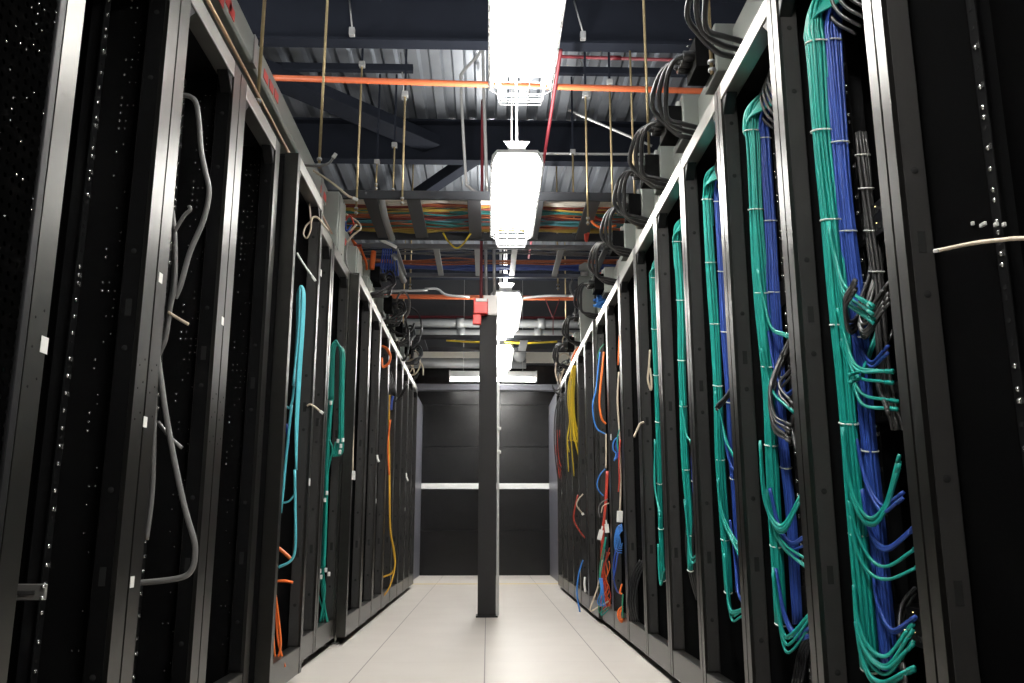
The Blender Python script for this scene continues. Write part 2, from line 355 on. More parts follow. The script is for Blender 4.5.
# ------------------------------------------------------------------ server racks
W, D = .596, 1.0
def make_rack(Hh, fl, zb, label, web='cheek', glint_studs=False):
    t = thing('server_rack', label, 'rack')
    def post(y0, y1, inner, front):
        b = MB(); x0, x1 = (0, .058) if front else (D-.06, D)
        ym = (y0+y1)/2
        # face with a shallow centre groove, web towards the opening
        b.box(x0, x1, y0, y1, zb, Hh-.001, 'frame')
        if fl > .06 and front:
            for z in (.98, 1.06, 1.12): b.disc((x0, ym-.015, z), (-1, 0, 0), .003, .0006, 'hole', 8).disc((x0, ym+.015, z-.02), (-1, 0, 0), .003, .0006, 'hole', 8)
        if front:
            s = 1 if inner > ym else -1
            ya = inner; b.box(.012, .056, min(ya, ya+s*.0015), max(ya, ya+s*.0015), zb+.12, Hh-.09, web)
            for z in (.34, .78, 1.14, 1.40, 1.90, 2.10): b.disc((.034, ya+s*.0015, z), (0, s, 0), .0075, .0006, 'hole')
            for z in (.55, 1.225): b.box(.026, .042, min(ya+s*.0014, ya+s*.0022), max(ya+s*.0014, ya+s*.0022), z, z+.045, 'hole')
        b.build('post', t, bevel=.003)
    post(0, fl, fl, True); post(W-fl, W, W-fl, True)
    post(0, .05, .05, False); post(W-.05, W, W-.05, False)
    def rail(name, z0, z1, x0, x1, gus):
        b = MB().box(x0, x1, fl, W-fl, z0, z1, 'rail' if gus else 'frame')
        if gus:
            g = .06
            b.prism([(fl, z0), (fl+g, z0), (fl, z0-g)], 0, x0+.006, x1-.01, 'black')
            b.prism([(W-fl, z0), (W-fl, z0-g), (W-fl-g, z0)], 0, x0+.006, x1-.01, 'black')
        b.build(name, t, bevel=.003)
    rail('top_rail', Hh-.062, Hh, 0, .055, True); rail('bottom_rail', zb, zb+.115, .002, .05, False)
    rail('rear_top_rail', Hh-.062, Hh, D-.055, D, False); rail('rear_bottom_rail', zb, zb+.09, D-.05, D, False)
    MB().box(.056, D-.056, .004, W-.004, Hh-.012, Hh-.004, 'black').build('top_panel', t)
    MB().box(.05, D-.05, .052, W-.052, zb+.02, zb+.03, 'dark').build('bottom_panel', t)
    for y in (.003, W-.006):                           # glints on the left racks' side sheets, built as added bright studs
        b = MB().box(.06, D-.06, y, y+.003, zb+.01, Hh-.012, 'dark')
        if glint_studs:
            rn = random.Random(int(y*1e4)+3); ys = y+.0035 if y < .1 else y-.0005
            for c in range(7):
                z = zb+.16
                while z < Hh-.08:
                    if rn.random() < .06+.36*(z/Hh): b.ball(((.068, .085, .102, .119, .136, .20, .215)[c], ys, z), .0040 if c in (4, 6) else .0028, 'nut', 6, 4)
                    z += .0235
        b.build('side_panel', t)
    d = MB().box(D-.03, D-.028, .051, W-.051, zb+.092, Hh-.064, 'perf').build('rear_door', t)
    for xr in (.17, .74):
        for s in (0, 1):
            y0 = .058 if s == 0 else W-.058-.030
            b = MB(); b.box(xr, xr+.003, y0, y0+.03, zb+.12, Hh-.07, 'black')
            ye = y0 if s == 0 else y0+.028
            b.box(xr, xr+.05, ye, ye+.002, zb+.12, Hh-.07, 'black')
            rnd = random.Random(s+int(xr*100)); z = zb+.15
            while z < Hh-.1:
                b.box(xr-.001, xr+.001, y0+.010, y0+.020, z, z+.009, 'hole')
                if rnd.random() < .62:
                    b.ball((xr, y0+.015, z+.0045), .0062, 'nut', sc=(.8, 1, 1))
                    if rnd.random() < .4: b.box(xr-.003, xr, y0+.002, y0+.008, z-.002, z+.01, 'nut')
                z += .0222 if rnd.random() < .5 else .0445
            b.build('mounting_rail', t)
    for x in (.07, D-.07):
        for y in (.06, W-.06):
            MB().tube([(x, y, .008), (x, y, zb+.01)], .008, 'foot', 8).disc((x, y, 0), (0, 0, 1), .024, .01, 'foot', 14).build('foot', t)
    return t
protoR = make_rack(2.255, .038, .035, ''); protoL = make_rack(2.300, .072, .045, '', 'dark', True); protoJ = make_rack(2.300, .044, .045, '')
XL, XLP, XR = -.90, -.84, .83
R0, RP = 1.66, .6035
rackR = {}
labR = ['open black rack at the right picture edge, nearest the camera',
 'black open rack holding the nearest tall teal and blue cable bundles',
 'black open rack with the second pair of teal and blue bundles from the camera',
 'black open rack with the third teal bundle from the right, its blue partner half hidden',
 'black open rack holding the fourth teal bundle, thin blue strands beside it',
 'black open rack holding the smallest and farthest teal bundle in the right row',
 'black open rack with thin black cables at its base, next past the teal bundles',
 'black open rack with the hanging grey plug and blue coil in the right row',
 'black open rack with the tangle of red, white and green cables',
 'black rack just beyond the multicoloured tangle, right row',
 'black rack beside the thick yellow cable bundle on its near side',
 'black rack behind the thick yellow cable bundle',
 'black rack with dark cables draped down its front near the aisle end',
 'second last black rack of the right row, red strands hanging in front',
 'last black rack of the right row, against the lavender metal panel']
for k in range(15):
    y = R0-RP+RP*k; x = XR if k < 9 else XR-.02
    if k == 0: protoR.location = (x, y, 0); protoR['label'] = labR[0]; protoR['group'] = 'racks of the right row'; rackR[0] = protoR
    else: rackR[k] = dup(protoR, (x, y, 0), 0, labR[k], 'racks of the right row')
labL = ['black rack with a perforated mesh door at the left picture edge',
 'black open rack second from the left edge, glinting rails inside',
 'black open rack with thick grey cables looping inside, left row',
 'empty dark rack in front of the jutting side panel, left row',
 'jutting black rack with the pale cyan cable loop, left row',
 'narrow-looking set-back rack just past the cyan cable rack, left row',
 'set-back black rack with the dark teal cable coil, left row',
 'jutting black rack with the long pale cable and hanging plug, left row',
 'black rack next past the one with the hanging pale cable, left row',
 'black rack with a small white tag low on its post, left row',
 'black rack beside the orange coil near its top, left row',
 'black rack with the long amber cable hanging down its front, left row',
 'black rack just past the amber cable, left row',
 'second last black rack of the left row, tiny white tag',
 'last black rack of the left row, next to the lavender metal panel']
YL = [(XL, 1.062), (XL, 1.667), (XL, 2.272), (XL, 2.877), (XLP, 3.555), (XL, 4.175), (XL, 4.785)]+[(XLP, 5.395+.6*i) for i in range(8)]
rackL = {}
for k, (x, y) in enumerate(YL):
    if k == 1: protoL.location = (x, y+W, 0); protoL.rotation_euler = (0, 0, math.pi); protoL['label'] = labL[1]; protoL['group'] = 'racks of the left row'; rackL[1] = protoL
    elif k == 4: protoJ.location = (x, y+W, 0); protoJ.rotation_euler = (0, 0, math.pi); protoJ['label'] = labL[4]; protoJ['group'] = 'racks of the left row'; rackL[4] = protoJ
    else: rackL[k] = dup(protoJ if k > 4 else protoL, (x, y+W, 0), math.pi, labL[k], 'racks of the left row')
b = MB(); zd0, zd1 = .06, 2.285
for y0, y1, z0, z1 in ((.022, .05, zd0, zd1), (W-.04, W-.002, zd0, zd1), (.04, W-.04, zd0, zd0+.05), (.04, W-.04, zd1-.05, zd1)): b.box(-.016, -.003, y0, y1, z0, z1, 'black')
fd = b.build('front_door', rackL[0], bevel=.004)
b = MB().box(-.010, -.0085, .04, W-.04, zd0+.05, zd1-.05, 'perf'); rn = random.Random(2)
for i in range(23):
    for j in range(44):
        if rn.random() < .16: b.ball((-.0100, .05+i*.0215, 1.25+j*.0225), .0021, 'nut', 6, 4)  # bright balls added on the mesh to stand in for glints
b.build('mesh_panel', fd)
# white paper tags stuck on some posts (children of those racks)
def sticker(rack, side, px, py, wd=.012, hd=.028, X=None):
    X = rack.location.x if X is None else X
    p = atx(px, py, X); b = MB()
    for c in (rackL if side == 'L' else rackR).values():
        if abs(c.location.x-rack.location.x) < .03:
            yn = c.location.y-W if side == 'L' else c.location.y
            if yn <= p.y <= yn+W: rack = c
    if side == 'L': lx, ly = -(p.x-rack.location.x), -(p.y-rack.location.y)
    else: lx, ly = p.x-rack.location.x, p.y-rack.location.y
    b.box(lx-.0012, lx+.0002, ly-wd, ly+wd, p.z-hd/2, p.z+hd/2, 'white')
    o = b.build('tag_sticker', rack); o['label'] = 'small white tag'
for k, x, y in ((1, 160.5, 278), (2, 222.5, 321), (1, 145, 422), (1, 132, 582)): sticker(rackL[k], 'L', x, y)
for k, x, y in ((4, 321, 273), (4, 309.5, 482), (9, 376, 501), (13, 405, 509), (0, 44, 345)): sticker(rackL[k], 'L', x, y, .014, .034)
for k, x, y in ((9, 562, 492), (8, 611, 437)): sticker(rackR[k], 'R', x, y, .02, .04)

# dark rack equipment behind the front rails
def make_switch(u):
    t = thing('network_switch', '', 'switch'); h = .0445*u
    b = MB().box(.004, .36, .018, W-.138, 0, h-.002, 'dark'); b.build('chassis', t, bevel=.002)
    b = MB().box(0, .005, -.024, W-.096, 0, h-.002, 'black')
    for r in range(u):
        for i in range(24): b.box(-.0012, .001, .03+i*.0168, .042+i*.0168, .012+r*.0445, .026+r*.0445, 'hole')
    b.build('port_panel', t, bevel=.001)
    b = MB()
    for r in range(u):
        for i in range(0, 24, 3): b.box(-.0016, .0002, .034+i*.0168, .037+i*.0168, .031+r*.0445, .033+r*.0445, 'led')
    b.build('indicator_lights', t)
    return t
SW2 = make_switch(2); first = True
names = {1: 'the rack with the nearest teal bundle', 2: 'the rack with the second teal bundle', 3: 'the rack with the third teal bundle', 4: 'the rack with the fourth teal bundle'}
for k in (1, 2, 3, 4):
    for z, pos in ((.42, 'lowest'), (.95, 'middle'), (1.42, 'topmost')):
        lab = '%s dark switch mounted in %s, right row' % (pos, names[k])
        loc = (XR+.163, R0-RP+RP*k+.066, z)
        if first: SW2.location = loc; SW2['label'] = lab; SW2['group'] = 'switches in the right racks'; first = False
        else: dup(SW2, loc, 0, lab, 'switches in the right racks')

# ------------------------------------------------------------------ cables
def noisy(rnd, a): return Vector((rnd.uniform(-a, a), rnd.uniform(-a, a), rnd.uniform(-a, a)))
def bundle(name, label, path, R, nst, r, m, group=None, ties=(), seed=1, cat='cables', ell=1., taper=.0):
    """a tied run of parallel cables; every strand follows the path with its own wandering offset"""
    rnd = random.Random(seed); P = smooth(path, 7); t = thing(name, label, cat, tuple(P[-1]), 0, group); o0 = P[-1]
    b = MB(); n = len(P)
    for s in range(nst):
        a = 2*math.pi*s/nst*2.399*nst/6.283 if nst > 1 else 0; q = R*math.sqrt((s+.5)/nst); ph = rnd.uniform(0, 6.28); wob = rnd.uniform(.05, .16)*R; fr = rnd.uniform(.6, 1.5)
        pts = []
        for i, p in enumerate(P):
            u = i/(n-1); aa = a+.9*u
            tp = (1-taper*u)*(1+.10*math.sin(u*21+seed)); pts.append(p-o0+Vector((q*math.cos(aa)*ell*tp, q*math.sin(aa)*tp, 0))+Vector((wob*math.sin(ph+fr*9*u), wob*math.cos(ph+fr*7*u), 0)))
        b.tube(pts, r, m, 6)
    b.build('cable_strands', t)
    for z in ties:
        c = min(P, key=lambda p: abs(p.z-z))-o0; rr = (R+r*.7)*(1-taper*min(range(len(P)), key=lambda i: abs(P[i].z-z))/(len(P)-1))*1.06
        MB().tube([c+Vector((rr*ell*math.cos(x), rr*math.sin(x), .006*math.sin(x))) for x in [i*math.pi/9 for i in range(18)]], .0024, 'tie', 6, True).build('cable_tie', t)
    return t
def lead(t, pts, r, m, plug=True, k=7):      # a patch lead that leaves its bundle
    o0 = Vector(t.location); P = [p-o0 for p in smooth(pts, k)]
    b = MB().tube(P, r, m, 6)
    o = b.build('patch_lead', t)
    if plug:
        d = (P[-1]-P[-2]).normalized(); MB().tube([P[-1], P[-1]+d*.022], .0055, 'white' if plug == 'w' else m, 4).build('plug', o)
    return o
def cable(name, label, pts, r, m, group=None, k=7, plug=None, cat='cable', n=7, closed=False):
    P = smooth(pts, k); o0 = P[-1].copy()
    t = thing(name, label, cat, tuple(o0), 0, group)
    MB().tube([p-o0 for p in P], r, m, n).build('jacket', t)
    if plug:
        d = (P[-1]-P[-2]).normalized(); l, wd = plug
        s = d.cross(Vector((0, 1, 0))).normalized(); u = d.cross(s)
        b = MB(); vs = [d*a+s*x*wd+u*y*wd*.7 for a in (0, l) for x, y in ((-.5,-.5),(.5,-.5),(.5,.5),(-.5,.5))]
        b.add(vs, [(3,2,1,0),(4,5,6,7),(0,1,5,4),(1,2,6,5),(2,3,7,6),(3,0,4,7)], 'white'); b.build('plug', t, bevel=.002)
    return t
def px(pts, Y): return [at(x, y, Y) for x, y in pts]

# --- right row: tall teal and blue bundles (70 mm inside the frame, by the far post)
bayY = {k: R0-RP+RP*(k+1) for k in range(1, 7)}       # far boundary of rack k
ord_ = {1: 'nearest', 2: 'second', 3: 'third', 4: 'fourth', 5: 'fifth and farthest'}
ends = {1: .36, 2: .40, 3: .45, 4: .50, 5: .42}
TY = {1: 2.135, 2: 2.735, 3: 3.33, 4: 3.93, 5: 4.54}
# each entry: how many leads, jitter in pixels, course from the bundle down and over to the equipment
LEADS = {'teal': {
 1: [(5, 7, [(829, 225), (836, 262), (845, 292), (868, 312)]), (3, 6, [(838, 310), (846, 345), (857, 372), (885, 376)]), (2, 5, [(841, 340), (851, 372), (862, 398), (890, 404)]),
     (2, 5, [(880, 325), (871, 348), (862, 372), (852, 380)]), (5, 8, [(843, 430), (848, 475), (858, 508), (872, 522), (886, 506), (897, 470)]), (1, 2, [(848, 500), (856, 530), (870, 558), (888, 565), (913, 548)]),
     (1, 2, [(850, 515), (856, 548), (870, 572), (889, 578), (915, 566)]), (5, 9, [(854, 590), (858, 625), (868, 652), (886, 664), (908, 642)]), (3, 5, [(856, 620), (864, 662), (880, 680), (908, 668)])],
 2: [(2, 4, [(758, 270), (765, 305), (772, 328), (786, 336)]), (2, 4, [(762, 350), (770, 385), (776, 400), (790, 412)]), (5, 6, [(760, 440), (764, 490), (772, 516), (784, 523), (800, 494)]), (3, 5, [(766, 490), (775, 528), (786, 548), (806, 562)]),
     (4, 6, [(773, 570), (777, 606), (784, 640), (792, 642), (809, 621)])],
 4: [(3, 3, [(685, 500), (688, 535), (692, 560), (697, 556)]), (2, 2, [(682, 400), (686, 430), (691, 440)])], 5: [(3, 2, [(655, 440), (654, 480), (657, 500), (660, 512)]), (3, 2, [(658, 545), (659, 575), (661, 586), (664, 574)])],
 3: [(3, 4, [(715, 390), (722, 420), (727, 440), (736, 455)]), (3, 4, [(718, 480), (722, 512), (729, 532), (738, 548)]), (5, 4, [(724, 555), (727, 585), (731, 614), (741, 613)])]},
 'blue': {1: [(2, 4, [(850, 320), (862, 350), (872, 364), (884, 352)]), (2, 4, [(856, 440), (866, 482), (882, 508), (898, 498)]), (3, 5, [(862, 490), (870, 532), (886, 550), (911, 532)]), (3, 5, [(872, 560), (878, 604), (892, 634), (910, 622)])],
  2: [(3, 4, [(770, 490), (778, 525), (790, 545), (806, 540)]), (4, 4, [(776, 570), (784, 612), (795, 634), (809, 632)]), (2, 3, [(768, 330), (776, 372), (786, 394), (796, 386)])],
  3: [(3, 3, [(722, 420), (728, 455), (734, 470), (741, 466)]), (3, 3, [(730, 520), (734, 550), (738, 590), (742, 600)])]}}
LEADS['black'] = {1: [(6, 6, [(868, 220), (872, 250), (866, 290), (857, 318), (848, 322), (845, 300), (852, 288)]), (7, 9, [(893, 215), (882, 250), (870, 290), (860, 318), (866, 326), (884, 300)]), (2, 3, [(893, 330), (880, 365), (878, 385), (886, 405)]), (3, 6, [(915, 590), (903, 610), (900, 640), (906, 690)])],
 2: [(8, 7, [(799, 322), (788, 345), (776, 372), (770, 395), (774, 420), (786, 430)]), (3, 6, [(800, 350), (792, 375), (780, 392), (790, 405)]), (3, 5, [(800, 400), (792, 425), (797, 450)])],
 3: [(5, 4, [(742, 370), (734, 384), (724, 398), (718, 404)])]}
def fan(t, Y, zt, x, m, n, dz):
    o0 = Vector(t.location)
    b = MB()
    for i in range(n):
        f = i/(n-1)-.5 if n > 1 else 0
        b.tube([p-o0 for p in smooth([(1.03, Y-.27, zt+.03+.09*f+dz), (.985, Y-.17, zt+.055+.08*f+dz), (.94, Y-.075, zt+.05+.06*f+dz), (x-.006+.022*f, Y-.022+.01*f, zt+.015+.03*f), (x+.03*f, Y+.004, zt-.07), (x+.026*f, Y+.004, zt-.16)], 6)], .0046, m, 6)
    b.build('cable_fan', t)
def leadset(t, sets, Y, m, rnd):
    for cnt, jit, course in sets:
        for i in range(cnt):
            n = len(course); P = []
            a, d = rnd.uniform(-jit, jit), rnd.uniform(-jit, jit)
            for j, (x, y) in enumerate(course):
                u = j/(n-1); P.append(at(x+a*.35*u*(1-u)*4*.5+rnd.uniform(-.6, .6), y+d*(.6+.8*u)+a*u*(1-u)*3, Y-.02-.12*u*u+rnd.uniform(-.006, .006)))
            lead(t, P, .0044, m)
for k in (1, 2, 3, 4, 5):
    Y = TY[k]; rr = {1: .032, 2: .027, 3: .022, 4: .020, 5: .011}[k]
    rnd = random.Random(40+k); zt = 2.06 if k > 1 else 2.06
    zs = [1.98, 1.7, 1.45, 1.2, .98, .72, ends[k]]
    path = [(1.0, Y-.16, zt+.05), (.955, Y-.07, zt+.075), (.916, Y-.02, zt+.05), (.906, Y, zt-.02)]+[(.906+rnd.uniform(-.006, .006), Y+rnd.uniform(-.006, .006), z) for z in zs]
    ties = [2.02-.27*i+rnd.uniform(-.03, .03) for i in range(7)]
    tb = bundle('teal_cable_bundle', '%s tall tied bundle of teal network cables in the right row' % ord_[k], path, rr, {1: 42, 2: 36, 3: 26, 4: 20, 5: 7}[k], .0044, 'teal', 'teal cable bundles', ties, 100+k, taper=.45 if k < 5 else .1)
    fan(tb, Y, zt, .906, 'teal', {1: 11, 2: 10, 3: 8, 4: 6, 5: 3}[k], 0)
    leadset(tb, LEADS['teal'].get(k, []), Y, 'teal', rnd)
    if k <= 4:
        rb = {1: .026, 2: .021, 3: .016, 4: .009}[k]
        path = [(1.03, Y-.17, zt+.06), (.99, Y-.08, zt+.085), (.955, Y-.03, zt+.06), (.946, Y-.012, zt-.02)]+[(.945+rnd.uniform(-.005, .005), Y-.012+rnd.uniform(-.006, .006), z) for z in zs]
        if k == 4: path = [(.936, Y-.01, 1.05), (.934, Y-.01, .95), (.936, Y-.012, .8), (.936, Y-.012, .6)]
        bb = bundle('blue_cable_bundle', '%s tall tied bundle of blue network cables, behind the teal bundle' % ord_[k], path, rb, {1: 34, 2: 24, 3: 14, 4: 4}[k], .0044, 'blue', 'blue cable bundles', [2.0-.28*i for i in range(3 if k == 4 else 5)] if k < 4 else [.9], 200+k, taper=.4)
        if k < 4: fan(bb, Y-.012, zt, .945, 'blue', {1: 11, 2: 9, 3: 7}[k], .02)
        leadset(bb, LEADS['blue'].get(k, []), Y, 'blue', rnd)
    if k <= 3:                                        # black power leads deeper in the same rack
        path = [(.99, Y-.03, 1.72), (.992, Y-.035, 1.5), (.994, Y-.045, 1.30), (.985, Y-.06, 1.05 if k == 1 else 1.0), (.99, Y-.09, .92)]
        kb = bundle('black_cable_bundle', 'black power leads tied beside the %s blue bundle' % ord_[k], path, .014, 8, .0045, 'lead', 'black power leads in the right racks', [1.66, 1.55, 1.44, 1.33], 300+k)
        leadset(kb, LEADS['black'][k], Y, 'lead', rnd)
    # black feeders coming in through the rack top
    pts = []
    t = thing('feeder_cables', 'black feeder cables fanning in at the top of the %s teal bundle rack' % ord_[k], 'cables', (.98, Y-.1, 2.18), 0, 'black feeders at the rack tops')
    for i in range(7 if k < 4 else 4):
        yy = Y-.05-.035*i; o0 = Vector(t.location)
        MB().tube([p-o0 for p in smooth([(1.02, yy-.02, 2.235), (.965-.004*i, yy, 2.20), (.93-.003*i, yy+.02, 2.13), (.94, yy+.01, 2.05), (.985, yy-.02, 1.99)], 6)], .0055, 'lead', 7).build('feeder_strand', t)
# bases of the right racks: thin black cables
for k, xs in ((4, [(700, 485), (690, 505), (686, 540), (690, 575), (697, 600)]), (6, [(640, 560), (632, 575), (628, 600), (632, 622)]), (2, [(812, 630), (800, 650), (793, 683)]), (3, [(748, 575), (745, 600), (749, 628)])):
    Y = {4: 3.95, 6: 5.2, 2: 2.72, 3: 3.33}[k]
    t = thing('black_cable_bundle', 'loose black cables curving near the floor %s' % {4: 'below the fourth teal bundle', 6: 'in the rack past the teal bundles', 2: 'below the second teal bundle', 3: 'below the third teal bundle'}[k], 'cables', tuple(at(*xs[-1], Y)), 0, 'loose black cables low in the racks')
    o0 = Vector(t.location)
    for i in range(4): MB().tube([p-o0+Vector((0, -.012*i, .004*i)) for p in smooth([at(x+1.6*i*(1 if k != 6 else 1.3), y+1.2*i, Y) for x, y in xs], 6)], .0052, 'blackcab', 7).build('cable_strand', t)

# --- right row, far part: mixed hanging cables
def multi(name, label, strands, Y, cat='cables', group=None):
    t = thing(name, label, cat, tuple(at(*strands[0][0][-1], Y)), 0, group); o0 = Vector(t.location)
    for j, (pts, r, m) in enumerate(strands):
        MB().tube([p-o0+Vector((0, -.006*(j % 5), 0)) for p in smooth(px(pts, Y), 6)], r, m, 6).build('cable_strand', t)
    return t
rnd = random.Random(5)
S_ = []
for i in range(17):
    d = rnd.uniform(-3.2, 3.2); e = rnd.uniform(430, 478)
    S_.append(([(574+d*.5, 366), (571.5+d, 385), (571+d, 403), (572.5+d, 422), (574+d*2.2, 440), (578+d*3, e)], .0045, 'yellow'))
multi('yellow_cable_bundle', 'thick yellow cable bundle tied with black, far end of the right row', S_, 7.95)
S_ = []
for i in range(14):
    d = rnd.uniform(-4, 9); S_.append(([(562+d*.3, 392+rnd.uniform(0, 12)), (559+d, 410), (558+d*1.1, 435), (560+d*1.3, 460), (565+d*1.2, rnd.uniform(470, 500))], .007, 'blackcab'))
multi('black_cable_bundle', 'mass of black cables draped at the far end of the right row', S_, 9.3)
multi('red_cable_bundle', 'faded red strands hanging beside the right lavender panel', [([(557.5+i*.8, 430), (556+i*.8, 448), (558+i, 462), (560+i*1.4, 478), (566, 482+i)], .006, 'redc') for i in range(4)], 9.9)
cable('red_cable', 'single red cable bent sharply low in the far right racks', px([(578, 495), (575, 508), (574, 520), (579, 530), (585, 538)], 7.55), .007, 'redc', k=5)
cable('grey_cable', 'short pale cable curl with white tip in the far right racks', px([(583, 494), (578, 500), (577, 506), (582, 513)], 7.15), .006, 'ivory', plug=(.02, .02))
cable('blue_cable', 'short blue cable near the floor in the far right racks', px([(583, 560), (579, 573), (577, 590), (578, 601), (580, 612)], 7.35), .007, 'lblue')
cable('white_cable', 'short white cable scrap near the floor in the far right racks', px([(585, 577), (584.5, 584), (585.5, 592)], 7.05), .009, 'white')
# tangle rack
cable('blue_cable', 'long blue cable swinging down left of the orange one', px([(600, 352), (598, 370), (596, 390), (592.7, 406), (596, 427), (606, 434.5)], 6.18), .0055, 'lblue')
cable('orange_cable', 'short thick orange cable hanging beside the long blue one', px([(604, 352), (602, 372), (600, 392), (599.7, 406), (602, 419), (606, 424)], 6.15), .008, 'orangec')
cable('white_cable', 'white cable dropping straight below the long blue cable', px([(606, 434), (606.2, 450), (606, 468)], 6.17), .0055, 'ivory')
cable('blue_cable', 'blue cable loop halfway down the tangle rack', px([(605, 469), (600, 475), (597, 484), (599, 491), (603.5, 496)], 6.17), .005, 'lblue')
cable('green_cable', 'thin green cable arc near the top of the tangle rack', px([(604, 344), (600, 349), (598, 356), (599, 362)], 6.2), .004, 'dgreen')
rt_ = random.Random(9); S_ = []
for i in range(4): S_.append(([(606.4+i*.5, 471), (605+i*.5, 500), (603.5+i*.4, 517), (601.5+i*.6, 541), (601+i*.8, 570), (603+i, 590), (600+i*2, 606)], .0036, 'redc'))
for i in range(7): S_.append(([(607+rt_.uniform(-3, 3), 545+rt_.uniform(0, 18)), (605+rt_.uniform(-4, 5), 572+rt_.uniform(-5, 5)), (606+rt_.uniform(-6, 4), 588), (604+rt_.uniform(-5, 6), 600), (605+rt_.uniform(-5, 5), 611)], .0036, rt_.choice(['redc', 'orangec', 'redc'])))
multi('red_cable_bundle', 'tangled red and orange cables hanging to the floor, right row', S_, 6.17)
multi('white_cable_bundle', 'ivory cables crossing near the base of the red tangle', [([(598.5, 586), (594, 598), (590, 611), (600, 606), (608.7, 601)], .0055, 'ivory'), ([(602, 560), (599, 580), (594, 600)], .004, 'ivory')], 6.14)
multi('green_cable_bundle', 'thin green strands weaving down through the red tangle', [([(605.6, 537), (602, 555), (599.5, 572), (600.5, 592), (599, 612), (608.7, 607)], .0045, 'dgreen'), ([(606, 537), (603, 560), (600, 580), (603, 600), (601, 615), (609, 609)], .004, 'teal')], 6.12)
multi('blue_cable_bundle', 'light blue strands bunched low in the red tangle', [([(599+i, 578), (601+i*.7, 590), (597.5+i*2.2, 602), (601+i*1.5, 606)], .0034, 'lblue') for i in range(4)], 6.10)
cable('white_cable', 'short white plug lead in the tangle, higher and right of its pair', px([(606, 520), (606.4, 524)], 6.12), .006, 'white', plug=(.06, .028))
cable('white_cable', 'short white plug lead in the tangle, lower and left of its pair', px([(602.5, 526), (601.5, 530)], 6.12), .006, 'white', plug=(.07, .03))
multi('black_cable_loop', 'loops of thin dark cable around the red strands', [([(608, 499), (601, 503), (598.5, 510), (600, 518)], .0045, 'greycab'), ([(609, 503), (603, 506), (601, 513)], .004, 'ivory')], 6.12)
# grey-plug rack
cable('white_cable', 'long ivory cable ending in a hanging grey plug, right row', px([(619, 372), (617.6, 400), (619.5, 433), (620.6, 470), (620.8, 490), (620, 511)], 5.5), .0062, 'ivory', plug=(.07, .036))
multi('blue_cable_coil', 'blue cable coil below the hanging grey plug', [([(622, 524+i*1.5), (617+i*.4, 528+i*1.6), (614.4+i*1.3, 540), (616+i*1.1, 551-i*1.4), (622, 553-i*2.5)], .0036, 'lblue') for i in range(5)]+[([(616, 548), (613.5, 565), (614, 580), (617, 591), (621, 594)], .0045, 'blue'), ([(618, 552), (615, 570), (613, 580)], .005, 'blue')], 5.48)
multi('blue_cable_coil', 'small blue and white cable knot above the hanging grey plug', [([(619, 436), (614, 441), (613, 449), (616, 454), (614, 461)], .005, 'lblue'), ([(618, 438), (616, 446), (618, 455), (615, 460)], .005, 'blue'), ([(619, 430), (617, 440), (618, 452)], .0045, 'teal'), ([(620, 440), (618.5, 460), (619, 480), (618, 492)], .005, 'redc')], 5.48)
multi('orange_cable_coil', 'small orange coil at the base, below the blue coil', [([(622, 584), (620, 592), (622, 594)], .006, 'orangec'), ([(623, 606), (618.5, 610), (618, 617), (621.5, 622), (623, 615)], .006, 'orangec'), ([(623, 608), (620, 612), (620.5, 619), (623, 620)], .006, 'orangec'), ([(622.5, 594), (622, 604), (622.6, 618)], .005, 'dgreen')], 5.46)
cable('orange_cable', 'thin orange cable running down a right row post', px([(620, 330), (619, 345), (618.3, 365)], 5.42), .005, 'orangec')
cable('ivory_cable', 'short ivory cable stub sticking out of a right row post', px([(644, 422), (640, 424), (637, 430), (634, 437)], 4.6), .006, 'ivory')
cable('ivory_cable', 'pale brown loop hung behind the fifth teal bundle', px([(650, 350), (648.8, 368), (648, 380), (651, 390), (651.5, 380), (650, 368)], 4.62), .006, 'ivory')
# near right: beige lead poking across the nearest rack, row of white tags behind it
cable('ivory_cable', 'thin ivory lead with white tip sticking across the nearest right rack', [Vector((.99, 1.27, 1.16)), Vector((.90, 1.28, 1.19)), atx(1055, 234, .825), atx(1010, 239, .815), atx(975, 243, .815), atx(940, 250, .812)], .0036, 'ivory', plug=(.016, .010))
t = thing('tag_strip', 'row of small white tags in the nearest right rack', 'tags', tuple(atx(980, 225, .99)))
for x, wd in ((957, .011), (971, .009), (983, .009), (996, .005), (1004, .004)):
    p = atx(x, 224.5, .99)-Vector(t.location); MB().box(p.x-.003, p.x+.003, p.y-wd, p.y+wd, p.z-.004, p.z+.004, 'white').build('tag', t, bevel=.001)

# --- left row cables
g2 = 2.62
cable('grey_cable', 'thick grey cable curving down inside the third left rack', px([(181, 95), (190, 96.5), (196, 103), (199, 122), (201, 149), (205, 170), (209, 192), (203.5, 220), (190, 252), (181, 284), (175, 298)], g2), .0085, 'greycab', k=5)
cable('grey_cable', 'thick grey cable sagging low in the third left rack', px([(157, 352), (161, 380), (166, 415), (175, 464), (185, 509), (194, 540), (195, 556), (192, 569), (183, 577), (160, 581), (136, 583)], g2-.04), .0085, 'greycab', k=5, plug=(.04, .02))
t = multi('grey_cable_bundle', 'grey cable bundle hanging down the rail of the third left rack', [([(170+i, 202), (175+i*.6, 235), (174.5+i, 282), (170+i*.8, 310), (165+i, 340), (156+i, 365), (154+i, 415), (152+i, 490), (146+i, 540)], .007, 'greycab') for i in (-1.5, 0, 2)]+[([(176, 234), (186, 218), (192, 212), (191, 208)], .006, 'greycab'), ([(171, 314), (182, 321), (191, 326)], .0055, 'ivory'), ([(158, 422), (170, 437), (182, 448)], .006, 'greycab')], g2)
t = thing('slide_rail', 'grey metal slide rail sticking out low at the left picture edge', 'rail', tuple(at(46, 592, 1.98)))
